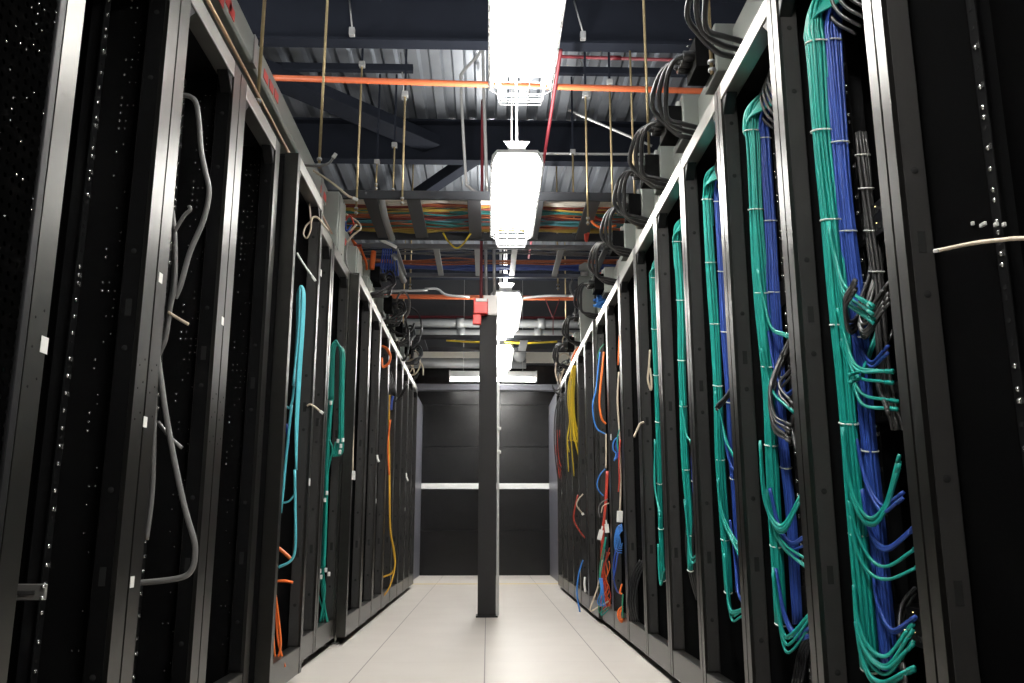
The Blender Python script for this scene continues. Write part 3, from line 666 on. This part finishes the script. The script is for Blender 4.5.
o0 = Vector(t.location); p, q = at(-14, 592, 1.98)-o0, at(46, 592, 1.98)-o0
MB().box(p.x, q.x, -.006, .006, -.017, .017, 'foot').box(p.x, q.x-.02, -.009, -.006, -.006, .004, 'cheek').build('channel', t, bevel=.002)
for z in (-.012, .012): MB().disc((q.x-.004, -.01, z), (0, 1, 0), .004, .006, 'nut').build('screw', t)
# cyan loop in the jutting rack
multi('cyan_cable_loop', 'pale cyan cable loop hanging in the jutting left rack',
 [([(294, 386), (297+i*.8, 330), (297.5+i, 297), (301, 286+i*.5), (304.5-i*.4, 295), (303.3-i*.6, 330), (300.5-i*.6, 373), (297.5-i*.3, 425), (296+i*.4, 470)], .0055, 'cyan') for i in (0, 1, 2, 3)]
 +[([(296, 470), (296.5, 510), (296.6, 546), (292.4, 560), (280, 567)], .0062, 'cyan'), ([(294, 386), (292.5, 400), (289.6, 408), (286, 406)], .0055, 'cyan'), ([(292, 405), (287, 452), (283.5, 490), (281, 513)], .0062, 'cyan'), ([(283.6, 503), (290, 501), (295.5, 494)], .0045, 'cyan')], 3.86)
multi('orange_cable_bundle', 'bright orange cables curling at the foot of the jutting left rack',
 [([(274.5, 588), (276, 610), (278, 640), (285, 667)], .005, 'orangec'), ([(276, 595), (279, 620), (281, 645), (277, 662), (271, 677)], .005, 'orangec'), ([(273, 610), (274.5, 640), (276, 660)], .0042, 'orangec')], 3.82)
cable('orange_strap', 'short orange strap leaning above the orange cables', px([(278.5, 548), (284, 552.5), (291, 559)], 3.86), .008, 'orangec')
cable('orange_strap', 'short orange strap lying level above the orange cables', px([(277, 581), (285, 581), (293, 582.5)], 3.86), .006, 'orangec')
cable('blue_cable', 'short dark blue cable behind the cyan loop', px([(286, 424), (288, 440), (285, 458)], 3.9), .007, 'blue')
multi('green_cable_bundle', 'dark green scraps at the foot of the orange cables', [([(272, 668), (279, 665), (285, 669)], .007, 'green'), ([(273, 625), (271, 645), (276, 657)], .005, 'green')], 3.84)
cable('white_cable', 'white zip tied strip slanting across the top of the jutting left rack', px([(297, 253), (303, 263), (312, 276)], 3.9), .005, 'white', plug=(.03, .012))
multi('ivory_cable_coil', 'small ivory cable coil hung high in the jutting left rack', [([(309, 200), (310.5, 216), (311, 228), (307, 238), (303.5, 234), (306, 226), (311, 221)], .004, 'ivory'), ([(311, 224), (313, 218), (318, 218), (323, 224), (329, 231)], .005, 'ivory')], 4.0)
cable('ivory_cable', 'short ivory stub with white tip on a left post', px([(307, 406), (310, 404.5), (315, 407), (320, 411)], 4.10), .005, 'ivory', plug=(.02, .014))
# dark teal coil
rg = random.Random(3); S_ = []
for i in range(12):
    d = rg.uniform(-2.4, 2.4); S_.append(([(330.5+d*1.2, 400), (331+d*1.2, 372), (332.5+d, 350), (337+d*.3, 343+d*1.1), (342+d, 352), (342+d*.9, 375), (341.4+d*.9, 405), (341+d, 436), (339+d*1.5, 452), (334.5+d*.5, 456), (336, 444+d)], .0042, 'green'))
for i in range(9):
    d = rg.uniform(-2.2, 2.2); d *= 1.3; S_.append(([(331+d, 400), (329+d, 425), (326.5+d*1.2, 460), (326+d*.8, 498), (324.5+d*.9, 540), (323+d, 570)], .0045, 'green'))
for i in range(7): S_.append(([(323+rg.uniform(-2, 2), 566), (321+rg.uniform(-3, 5), 590), (318+rg.uniform(-3, 11), 622)], .0042, 'green'))
S_ += [([(331, 440), (326, 450), (324, 465), (322, 485)], .005, 'green'), ([(330, 440), (333, 450), (329, 470), (326, 490)], .005, 'green')]
t = multi('green_cable_coil', 'dark teal cable coil hanging almost to the floor, left row', S_, 5.12)
o0 = Vector(t.location)
for x, y in ((327, 396), (331, 403), (338, 441), (341, 446), (343, 440), (340, 452), (320, 571), (326, 570), (329, 574), (322, 484), (321, 577), (327, 493), (325, 500)):
    p = at(x, y, 5.08)-o0; MB().box(p.x-.007, p.x+.007, p.y-.008, p.y+.004, p.z-.012, p.z+.012, 'white').build('plug', t, bevel=.002)
cable('ivory_cable', 'long pale cable hanging straight with a plug at its end, left row', px([(357.5, 300), (356.6, 320), (354.8, 370), (353.4, 420), (352.6, 471)], 5.42), .0055, 'ivory', plug=(.055, .032))
multi('orange_cable_coil', 'bright orange cable coil high in the left row', [([(382, 346), (387+i, 349), (390.5+i*.4, 356), (389, 363+i), (383, 367+i*.4), (382, 358)], .009, 'orangec') for i in (-.8, 0, .8)], 7.02)
multi('amber_cable', 'long amber cable hanging down the far left racks', [([(389.5, 395), (389, 430), (389.7, 479), (390, 527), (393, 547), (395, 564), (392, 573), (383, 577)], .008, 'amber'), ([(389, 470), (390.4, 527), (394, 549), (395, 566), (390, 586), (383, 597)], .007, 'amber'), ([(390.5, 420), (388, 445), (389.3, 475)], .008, 'orangec')], 7.38)
cable('blue_cable', 'short blue cable end just above the amber cable', px([(393, 396), (391.5, 402), (391, 410)], 7.38), .012, 'blue')
multi('black_cable_bundle', 'dark cables sagging near the top of the far left racks', [([(383+i*2, 372), (392+i, 392), (400-i, 398+i), (407, 384)], .007, 'blackcab') for i in range(5)], 7.5)
for x, y, x2, y2, lab in ((377, 455, 379, 462, 'tiny white cable end left of the amber cable'), (406, 473, 408, 481, 'tiny white cable end right of the amber cable'), ):
    cable('white_cable', lab, px([(x, y), ((x+x2)/2-.6, (y+y2)/2), (x2, y2)], 6.55 if x < 400 else 8.9), .009, 'white', k=4)

# ------------------------------------------------------------------ over the racks: busways, plug boxes, whips
def busway(label, x0, x1, z0, z1, y0, y1, face):
    t = thing('overhead_busway', label, 'busway', ((x0+x1)/2, y0, z0)); o0 = Vector(t.location)
    b = MB().prism([(x0-o0.x, .012), (x0-o0.x+.01, 0), (x1-o0.x-.01, 0), (x1-o0.x, .012), (x1-o0.x, z1-z0), (x0-o0.x, z1-z0)], 1, 0, y1-y0, 'busway')
    b.build('rail_body', t, bevel=.003)
    y = .6
    while y < y1-y0-.2:
        MB().box(x0-o0.x-.006, x1-o0.x+.006, y, y+.05, -.004, z1-z0+.006, 'foot').build('joint_band', t, bevel=.002); y += 1.52
    return t
bl = busway('long grey-green busway with red labels above the left rack row', -1.14, -1.0, 2.60, 2.724, 1.2, 10.3, 1)
br = busway('long grey busway with black plug boxes above the right rack row', .97, 1.10, 2.47, 2.64, 1.0, 10.2, -1)
o0 = Vector(bl.location)
for pts in (((221, -2), (229, 3), (232, 12)), ((266, 77), (271.5, 87), (276.5, 96)), ((322, 191), (325, 197), (328, 203)), ((340.5, 232), (343, 238), (346, 243))):
    for x, y in pts:
        p = atx(x, y, -.9985)-o0; MB().box(p.x-.002, p.x+.001, p.y-.035, p.y+.035, p.z-.022, p.z+.022, 'redbox').build('label_plate', bl)
pipe([(-.955, 1.2, 2.43), (-.955, 5.3, 2.43)], .0065, 'copper', 'copper_bar', 'thin copper bar running above the left rack tops', 'bar')
def make_plug(whips=True):
    t = thing('plug_box', '', 'plug box')
    MB().box(-.035, .06, 0, .20, -.10, .11, 'busway').build('box_body', t, bevel=.006)
    b = MB().box(-.11, -.035, .02, .18, -.07, .06, 'dark')
    for i in range(3):
        b.disc((-.11, .05+.05*i, -.01), (-1, 0, 0), .021, .045, 'blackcab', 12); b.disc((-.12, .05+.05*i, .062), (0, 0, 1), .006, .003, 'nut', 8)
    b.build('socket_block', t, bevel=.006)
    for i in range(2): MB().box(-.05, -.036, .05+.07*i, .08+.07*i, .065, .10, 'redbox' if i else 'white').build('breaker_lever', t, bevel=.002)
    for i in range(3):
        y = .05+.05*i; s = (i-1)*.02
        P = smooth([(-.150, y, -.01), (-.185, y+.02, .0+s), (-.215-s*.5, y+.06, -.04+s), (-.222-s, y+.12, -.11), (-.19, y+.17, -.175+s), (-.12, y+.20, -.205), (-.05, y+.21, -.22), (.02, y+.21, -.265)], 6)
        MB().tube(P, .0105, 'blackcab', 9).build('whip_cable', t)
    return t
PB = make_plug(); first = True
plabs = ['nearest black plug box with looping whips, cut by the top edge', 'second black plug box with looping whips from the top edge, right row',
 'third black plug box with looping whips, right row', 'fourth black plug box with looping whips, level with the near tray', 'fifth black plug box with looping whips, past the near tray',
 'sixth black plug box with whips, near the C-shaped grey plate', 'seventh black plug box with whips, above the tangle rack', 'eighth black plug box with whips, over the far right racks', 'last black plug box with whips, at the right row end']
for i, y in enumerate((2.42, 3.08, 3.66, 4.2, 4.75, 5.4, 6.4, 7.5, 8.7)):
    loc = (.932, y, 2.555)
    if first: PB.location = loc; PB['label'] = plabs[0]; PB['group'] = 'plug boxes of the right busway'; first = False
    else: dup(PB, loc, 0, plabs[i], 'plug boxes of the right busway')
plL = ['plug box with black whips above the third jutting left rack', 'plug box with black whips above the orange coil', 'plug box with black whips past the orange coil, left row', 'last plug box with black whips at the left row end']
for i, y in enumerate((6.6, 7.5, 8.5, 9.5)):
    dup(PB, (-.98, y+.2, 2.66), math.pi, plL[i], 'plug boxes of the left busway')
# grey wireway boxes standing on the left rack tops
for i, (y, lab) in enumerate(((5.0, 'tall grey junction box on the left rack tops, beside a coiled white lead'), (5.75, 'grey junction box on the left rack tops behind the tall one'), (6.35, 'smaller grey junction box on the left rack tops, farthest of three'))):
    t = thing('junction_box', lab, 'box', (-1.0, y, 2.302), 0, 'grey boxes on the left rack tops')
    hh = (.40, .30, .26)[i]
    MB().box(-.08, .08, 0, .22, 0, hh, 'busway').build('box_body', t, bevel=.006); MB().box(.08, .088, .01, .21, .012, hh-.012, 'busway').build('cover', t, bevel=.004)
    for z in (.03, hh-.03): MB().disc((.088, .11, z), (1, 0, 0), .006, .003, 'nut').build('screw', t)
cable('white_cable', 'white lead curving out to a white tip above the left row', px([(312, 170), (322, 176), (335, 185), (347, 195), (353, 198)], 4.6), .007, 'ivory', plug=(.03, .018))
cable('grey_cable', 'short grey lead with white tip just above the left junction boxes', px([(300, 165), (318, 166), (329, 163), (333, 158)], 4.3), .007, 'greycab', plug=(.03, .018))
multi('white_cable_coil', 'coiled white and red leads behind the tall left junction box', [([(346, 214), (352, 218), (358, 222), (361, 228), (357, 232), (352, 236), (347, 243)], .006, 'ivory'), ([(345, 222), (350, 216), (354, 226), (350, 234)], .006, 'redc'), ([(344, 226), (348, 232), (353, 229), (357, 225)], .007, 'ivory'), ([(346, 222), (347, 232), (352, 226)], .006, 'blue')], 5.28)
multi('grey_cable_bundle', 'grey cable sagging from the left junction boxes', [([(347, 243), (346, 260), (350, 272), (358, 275)], .006, 'greycab')], 5.4)
# foam/blue ball on the right rack tops, C-shaped plate
multi('blue_cable_coil', 'bright blue cable coil lying on the right rack tops', [([(596+rg.uniform(-3, 3), 303+rg.uniform(-4, 4)), (600+rg.uniform(-3, 3), 297+rg.uniform(-3, 3)), (604+rg.uniform(-3, 3), 299+rg.uniform(-3, 3)), (600+rg.uniform(-3, 3), 305+rg.uniform(-2, 2)), (595+rg.uniform(-2, 2), 306)], .009, 'lblue') for i in range(8)], 6.6)
t = thing('grey_plate', 'C-shaped grey metal plate standing by the right busway', 'plate', tuple(at(587, 290, 7.3)))
c = [(579, 265), (585, 262), (594, 264), (594, 288), (580, 286), (578, 277), (585, 274), (585, 270), (579, 270)]
pts = [at(x, y, 7.3)-Vector(t.location) for x, y in c]
for i in (3, 4): pts[i].z = 2.257-t.location.z
MB().prism([(p.x, p.z) for p in pts], 1, 0, .03, 'busway').build('plate_body', t, bevel=.003)
MB().tube([pts[6]+Vector((-.04, -.02, 0)), pts[6]+Vector((.02, -.02, 0))], .02, 'galv', 10).build('bolt', t)
# white zip bits and slack black loops over the far ends of both rows
rk = random.Random(12)
def slack(label, x0, x1, y0, y1, Y, nn, mm):
    S_ = []
    for i in range(nn):
        cx, cy, rx, ry = rk.uniform(x0, x1), rk.uniform(y0, y1), rk.uniform(5, 13), rk.uniform(8, 22); a0 = rk.uniform(0, 6.28)
        S_.append(([(cx+rx*math.cos(a0+a), cy+ry*math.sin(a0+a)) for a in [j*.6 for j in range(8)]], rk.uniform(.007, .012), rk.choice(mm)))
    multi('black_cable_loop', label, S_, Y)
slack('slack black power cables heaped over the left row, near the far grey pipes', 385, 412, 300, 350, 8.2, 12, ['blackcab', 'blackcab', 'greycab'])
slack('slack black and grey cables over the far left rack end', 395, 416, 345, 380, 9.6, 12, ['blackcab', 'greycab', 'ivory'])
slack('slack black power cables heaped over the right row, above the blue cable coil', 575, 600, 285, 335, 7.6, 10, ['blackcab', 'greycab'])
slack('slack grey and black cables over the far right rack end', 556, 572, 340, 388, 9.6, 12, ['blackcab', 'greycab', 'ivory'])
multi('orange_cable_bundle', 'orange cables lying on the far right rack tops', [([(590, 338), (582, 345), (575, 352), (572, 362)], .013, 'orangec'), ([(588, 342), (578, 352), (574, 364), (580, 372)], .008, 'orangec')], 8.3)
multi('orange_cable_bundle', 'orange cables dropping from the near tray to the left row', [([(352, 240), (358, 248), (361, 262)], .012, 'orangec'), ([(360, 246), (366, 262), (367, 270)], .010, 'orangec'), ([(350, 244), (355, 246), (362, 246)], .01, 'redc'), ([(374, 252), (373, 262), (372, 270)], .022, 'orangec')], 6.6)
multi('blue_cable_bundle', 'loose blue cables spilling from the far tray beside the left row', [([(384+i*2, 244), (382+i*2.4, 258), (380+i*3, 272), (386+i*2, 276)], .007, 'blue') for i in range(7)], 7.1)
multi('orange_cable_bundle', 'orange cables looping out of the near tray above the right row', [([(598, 196), (605, 203), (612, 215), (606, 222)], .013, 'orangec'), ([(610, 205), (596, 212), (592, 222), (602, 228), (616, 226)], .011, 'orangec'), ([(592, 215), (600, 220), (612, 220)], .011, 'redc'), ([(628, 197), (622, 199), (616, 200)], .012, 'orangec'), ([(585, 235), (586, 242), (588, 234)], .012, 'redc')], 6.3)

# ------------------------------------------------------------------ cable trays across the aisle
def tray(label, ya, yb, z, rungs, x0=-2.3, x1=2.3, hh=.055, rw=.05, rm='rung', sm='tray'):
    t = thing('cable_tray', label, 'cable tray', (0, (ya+yb)/2, z)); ym = (ya+yb)/2
    for y in (ya, yb): MB().box(x0, x1, y-ym-.012, y-ym+.012, -.01, hh, sm).build('side_rail', t, bevel=.003)
    for x in rungs: MB().box(x-rw, x+rw, ya-ym+.012, yb-ym-.012, 0, .022, rm).build('rung', t, bevel=.003)
    return t
T1 = tray('near cable tray crossing the aisle, heaped with many coloured cables', 5.86, 6.76, 3.0, [-1.9, -1.33, -.86, -.55, -.11, .35, .76, 1.25, 1.7])
T2 = tray('second cable tray beyond it, carrying blue and orange cables', 6.98, 7.84, 3.0, [-1.7, -1.25, -.8, -.45, -.1, .22, .62, 1.0, 1.5], hh=.03, rw=.025, rm='duct', sm='railgrey')
T3 = tray('far black cable tray with one yellow cable, before the grey pipes', 10.5, 11.25, 2.97, [-1.6, -.85, -.05, .45, 1.0, 1.6], hh=.05)
def run(tr, label, y, z, nn, r, m, sag=.02, seed=0, spread=.03, x0=-2.25, x1=2.25):
    rn = random.Random(seed); b = MB(); t = thing('tray_cable_bundle', label, 'cables', (0, y, z), 0, 'cables lying in the '+tr)
    for s in range(nn):
        yo = rn.uniform(-spread, spread); zo = rn.uniform(0, spread*.6); P = []
        for i in range(15):
            P.append((x0+(x1-x0)*i/14, yo+rn.uniform(-.034, .034), zo+rn.uniform(-.008, .03)))
        b.tube(smooth(P, 4), r, m, 6)
    b.build('cable_strands', t); return t
z1 = 3.024
for i, (y, nn, r, m, lab) in enumerate(((6.03, 10, .015, 'divory', 'thick ivory cable run at the front of the near tray'), (6.10, 4, .007, 'dorange', 'orange cable run just behind the ivory run'),
    (6.14, 4, .007, 'dred', 'dark red cable run near the front of the near tray'), (6.20, 3, .007, 'dyellow', 'thin yellow cable run in the near tray'), (6.27, 5, .007, 'dteal', 'teal cable run in the middle of the near tray'),
    (6.34, 5, .007, 'dorange', 'orange cable run in the middle of the near tray'), (6.41, 3, .007, 'dred', 'red cable run behind the middle of the near tray'), (6.47, 4, .007, 'dcyan', 'pale cyan cable run in the near tray'),
    (6.54, 4, .007, 'dteal', 'teal cable run toward the back of the near tray'), (6.60, 5, .008, 'dorange', 'orange cable run at the back of the near tray'), (6.67, 6, .008, 'dyellow', 'yellow cable run along the back of the near tray'))):
    run('near tray', lab, y, z1+r, nn, r, m, seed=i)
for i, (y, nn, r, m, lab) in enumerate(((7.12, 4, .006, 'greycab', 'grey cable run at the front of the second tray'), (7.3, 4, .006, 'greycab', 'grey cable run in the middle of the second tray'), (7.52, 4, .007, 'dorange', 'orange cable run in the second tray'), (7.72, 12, .009, 'dblue', 'thick blue cable run at the back of the second tray'))):
    run('second tray', lab, y, z1+r, nn, r, m, seed=50+i)
cable('yellow_cable', 'yellow cable lying in the far black tray', [(-.55, 11.0, 3.06), (-.2, 11.05, 3.05), (.1, 11.0, 3.045), (.5, 11.05, 3.04), (.9, 11.0, 3.05)], .014, 'yellow', k=6)
cable('yellow_cable', 'yellow cable loop sagging below the near tray', px([(443, 233), (448, 241), (456, 248), (463, 244), (471, 233)], 6.62), .0075, 'yellow', k=6)
# grey drop tubes that lead cables from tray to tray on the left
for i, (a, c, lab) in enumerate((((381, 199), (392, 239), 'grey flexible tube slanting down under the near tray'), ((394, 256), (404, 281), 'grey flexible tube slanting down under the second tray'))):
    Y = (6.2, 7.3)[i]; pipe([at(*a, Y-.25), at((a[0]+c[0])/2-1, (a[1]+c[1])/2, Y), at(*c, Y+.25)], .027, 'duct', 'flexible_tube', lab, 'tube', k=5)
pipe([at(381, 240, 6.775), at(396, 247, 6.965)], .014, 'white', 'white_tube', 'short white tube end between the two trays, left', 'tube')
# threaded rods
rods = [(257, 112, 3.30, 'nearest rod over the left row'), (319, 168, 4.45, 'second rod over the left row'), (356, 215, 5.84, 'rod at the left end of the near tray'), (376, 190, 6.79, 'rod left of centre at the back of the near tray'),
        (402, 205, 5.84, 'rod at the front of the near tray, left of the lamps'), (393, 195, 6.79, 'rod at the back of the near tray beside the grey tube'), (650, 180, 4.5, 'tall rod just above the right plug boxes'), (613, 215, 5.84, 'rod at the front of the near tray, right'), (588, 225, 5.84, 'rod at the front of the near tray, nearest the lamps on the right'),
        (574, 235, 6.79, 'rod at the back of the near tray, right of the lamps'), (712, 74, 3.02, 'brass rod beside the second plug box'), (636, 240, 5.7, 'rod over the right busway beside the near tray'), (410, 290, 7.86, 'rod at the back of the second tray, left'), (558, 290, 7.86, 'rod at the back of the second tray, right'), (403, 330, 10.48, 'rod at the far black tray, left'), (566, 330, 10.48, 'rod at the far black tray, right')]
TOPS = {356: 62, 376: 160, 402: 92, 393: 143, 613: 80, 588: 92, 574: 150}
for x, y, Y, lab in rods:
    p = at(x, y, Y); zt = at(x, TOPS[x], Y).z if x in TOPS else ZC-.01; t = thing('threaded_rod', 'yellowish threaded '+lab, 'rod', (p.x, p.y, p.z), 0, 'threaded hanger rods')
    hgt = zt-p.z; b = MB().tube([(0, 0, 0), (0, 0, hgt)], .0075, 'brass', 8); b.build('rod_shaft', t)
    MB().box(-.022, .022, -.022, .022, hgt-.04, hgt, 'galv').build('beam_clamp', t, bevel=.003)
    if x in TOPS: MB().box(-.008, .008, -.004, .004, hgt, ZC-.005-p.z, 'beam').build('hanger_strap', t)
    for zn in (.01, .045): MB().disc((0, 0, zn), (0, 0, 1), .015, .012, 'galv', 6).build('hex_nut', t)
# conduits
def conduit(lab, pts, Y, r=.012, m='galv', name='conduit', k=4):
    return pipe([at(x, y, Y) for x, y in pts], r, m, name, lab, 'conduit', k=k)
conduit('grey conduit bending down left of the lamps', [(487, 40), (478, 55), (463, 72), (461, 82), (463, 130), (466, 178), (468, 186), (480, 195)], 6.3, k=5)
conduit('pale conduit running level behind the second lamp toward the right row', [(520, 158), (530, 154), (540, 153.5), (600, 154), (700, 155), (1015, 160)], 6.95, .011, k=4)
conduit('pale diagonal conduit behind the second lamp', [(568, 110), (610, 128), (652, 146)], 7.3, .012)
conduit('pale conduit crossing with a bend above the far orange pipe, left', [(95, 293), (395, 291), (425, 289), (437, 289), (447, 295), (470, 297)], 9.3, .014, k=4)
conduit('pale conduit crossing above the far orange pipe, right', [(515, 299), (545, 296), (570, 296), (600, 296), (880, 296)], 9.3, .014, k=4)
conduit('vertical grey conduit beside the nearest lamp', [(483, -20), (483, 60), (485, 130), (487, 190)], 6.4, .014)
conduit('red conduit dropping to the red device on the column', [(482.5, 100), (482, 180), (481.5, 240), (481, 304)], 6.9, .013, 'red', 'red_conduit')
rc = pipe([(.445, 4.9, 3.62), (.445, 9.2, 3.62)], .012, 'red', 'red_conduit', 'red conduit running down the aisle, right of the lamps', 'conduit', coup=())
for y in (5.66, 7.72): MB().tube([(.445, y, 3.62), (.445, y, ZC-.40)], .004, 'galv', 6).build('hanger', rc)
multi('brace_wire', 'thin red brace wires forming a Y below the far orange pipe', [([(545, 298), (553, 318)], .006, 'red'), ([(560, 298), (553, 318)], .006, 'red'), ([(553, 318), (553, 335)], .006, 'red')], 10.29, 'wire')
for x, y, Y, lab in ((404, 96, 6.3, 'left of the lamps'), (588, 95, 6.3, 'right of the lamps'), (583, 36, 5.55, 'on the nearest roof beam, right'), (352, 32, 5.55, 'on the nearest roof beam, left')):
    p = at(x, y, Y); t = thing('beam_clamp', 'small galvanised clamp %s' % lab, 'clamp', tuple(p), 0, 'beam clamps')
    MB().box(-.02, .02, -.02, .02, -.03, .03, 'galv').build('clamp_body', t, bevel=.004); MB().tube([(0, 0, .03), (-.05, .1, min(.5, ZC-.03-p.z))], .006, 'galv', 6).build('stem', t)

# ------------------------------------------------------------------ the floor column
t = thing('floor_column', 'dark square steel column standing in the middle of the aisle', 'column', (0, 6.98, 0))
b = MB().box(-.072, .070, -.04, .09, 0.012, 2.40, 'column'); b.build('column_body', t, bevel=.004)
MB().box(-.085, .085, -.055, .105, 0, .012, 'black').build('base_plate', t, bevel=.002)
MB().box(.0725, .094, -.03, .0, .012, 2.55, 'galv').build('side_channel', t, bevel=.002)
for z in (1.27, 1.46): MB().box(.073, .108, -.042, -.030, z-.012, z+.012, 'foot').build('pipe_clamp', t, bevel=.002)
t = thing('junction_box', 'cream junction box on top of the floor column', 'box', (.02, 6.98, 2.401))
MB().box(-.065, .055, -.05, .06, 0, .17, 'white').build('box_body', t, bevel=.006); MB().box(-.055, .045, -.056, -.05, .01, .16, 'white').build('cover', t, bevel=.003)
for x in (-.04, .03): MB().tube([(x, 0, .17), (x-.01, .01, .75)], .014, 'galv', 10).build('conduit_stub', t)
t = thing('alarm_device', 'red alarm device with white top on the left side of the column', 'alarm', (-.06, 6.90, 2.36))
MB().box(-.065, .055, -.045, .03, .035, .165, 'redbox').build('device_body', t, bevel=.008)
MB().box(-.045, .05, -.052, -.045, .135, .163, 'white').build('strobe_lens', t, bevel=.006)
MB().box(-.07, .0, -.03, .025, -.05, .034, 'redbox').build('back_box', t, bevel=.006)
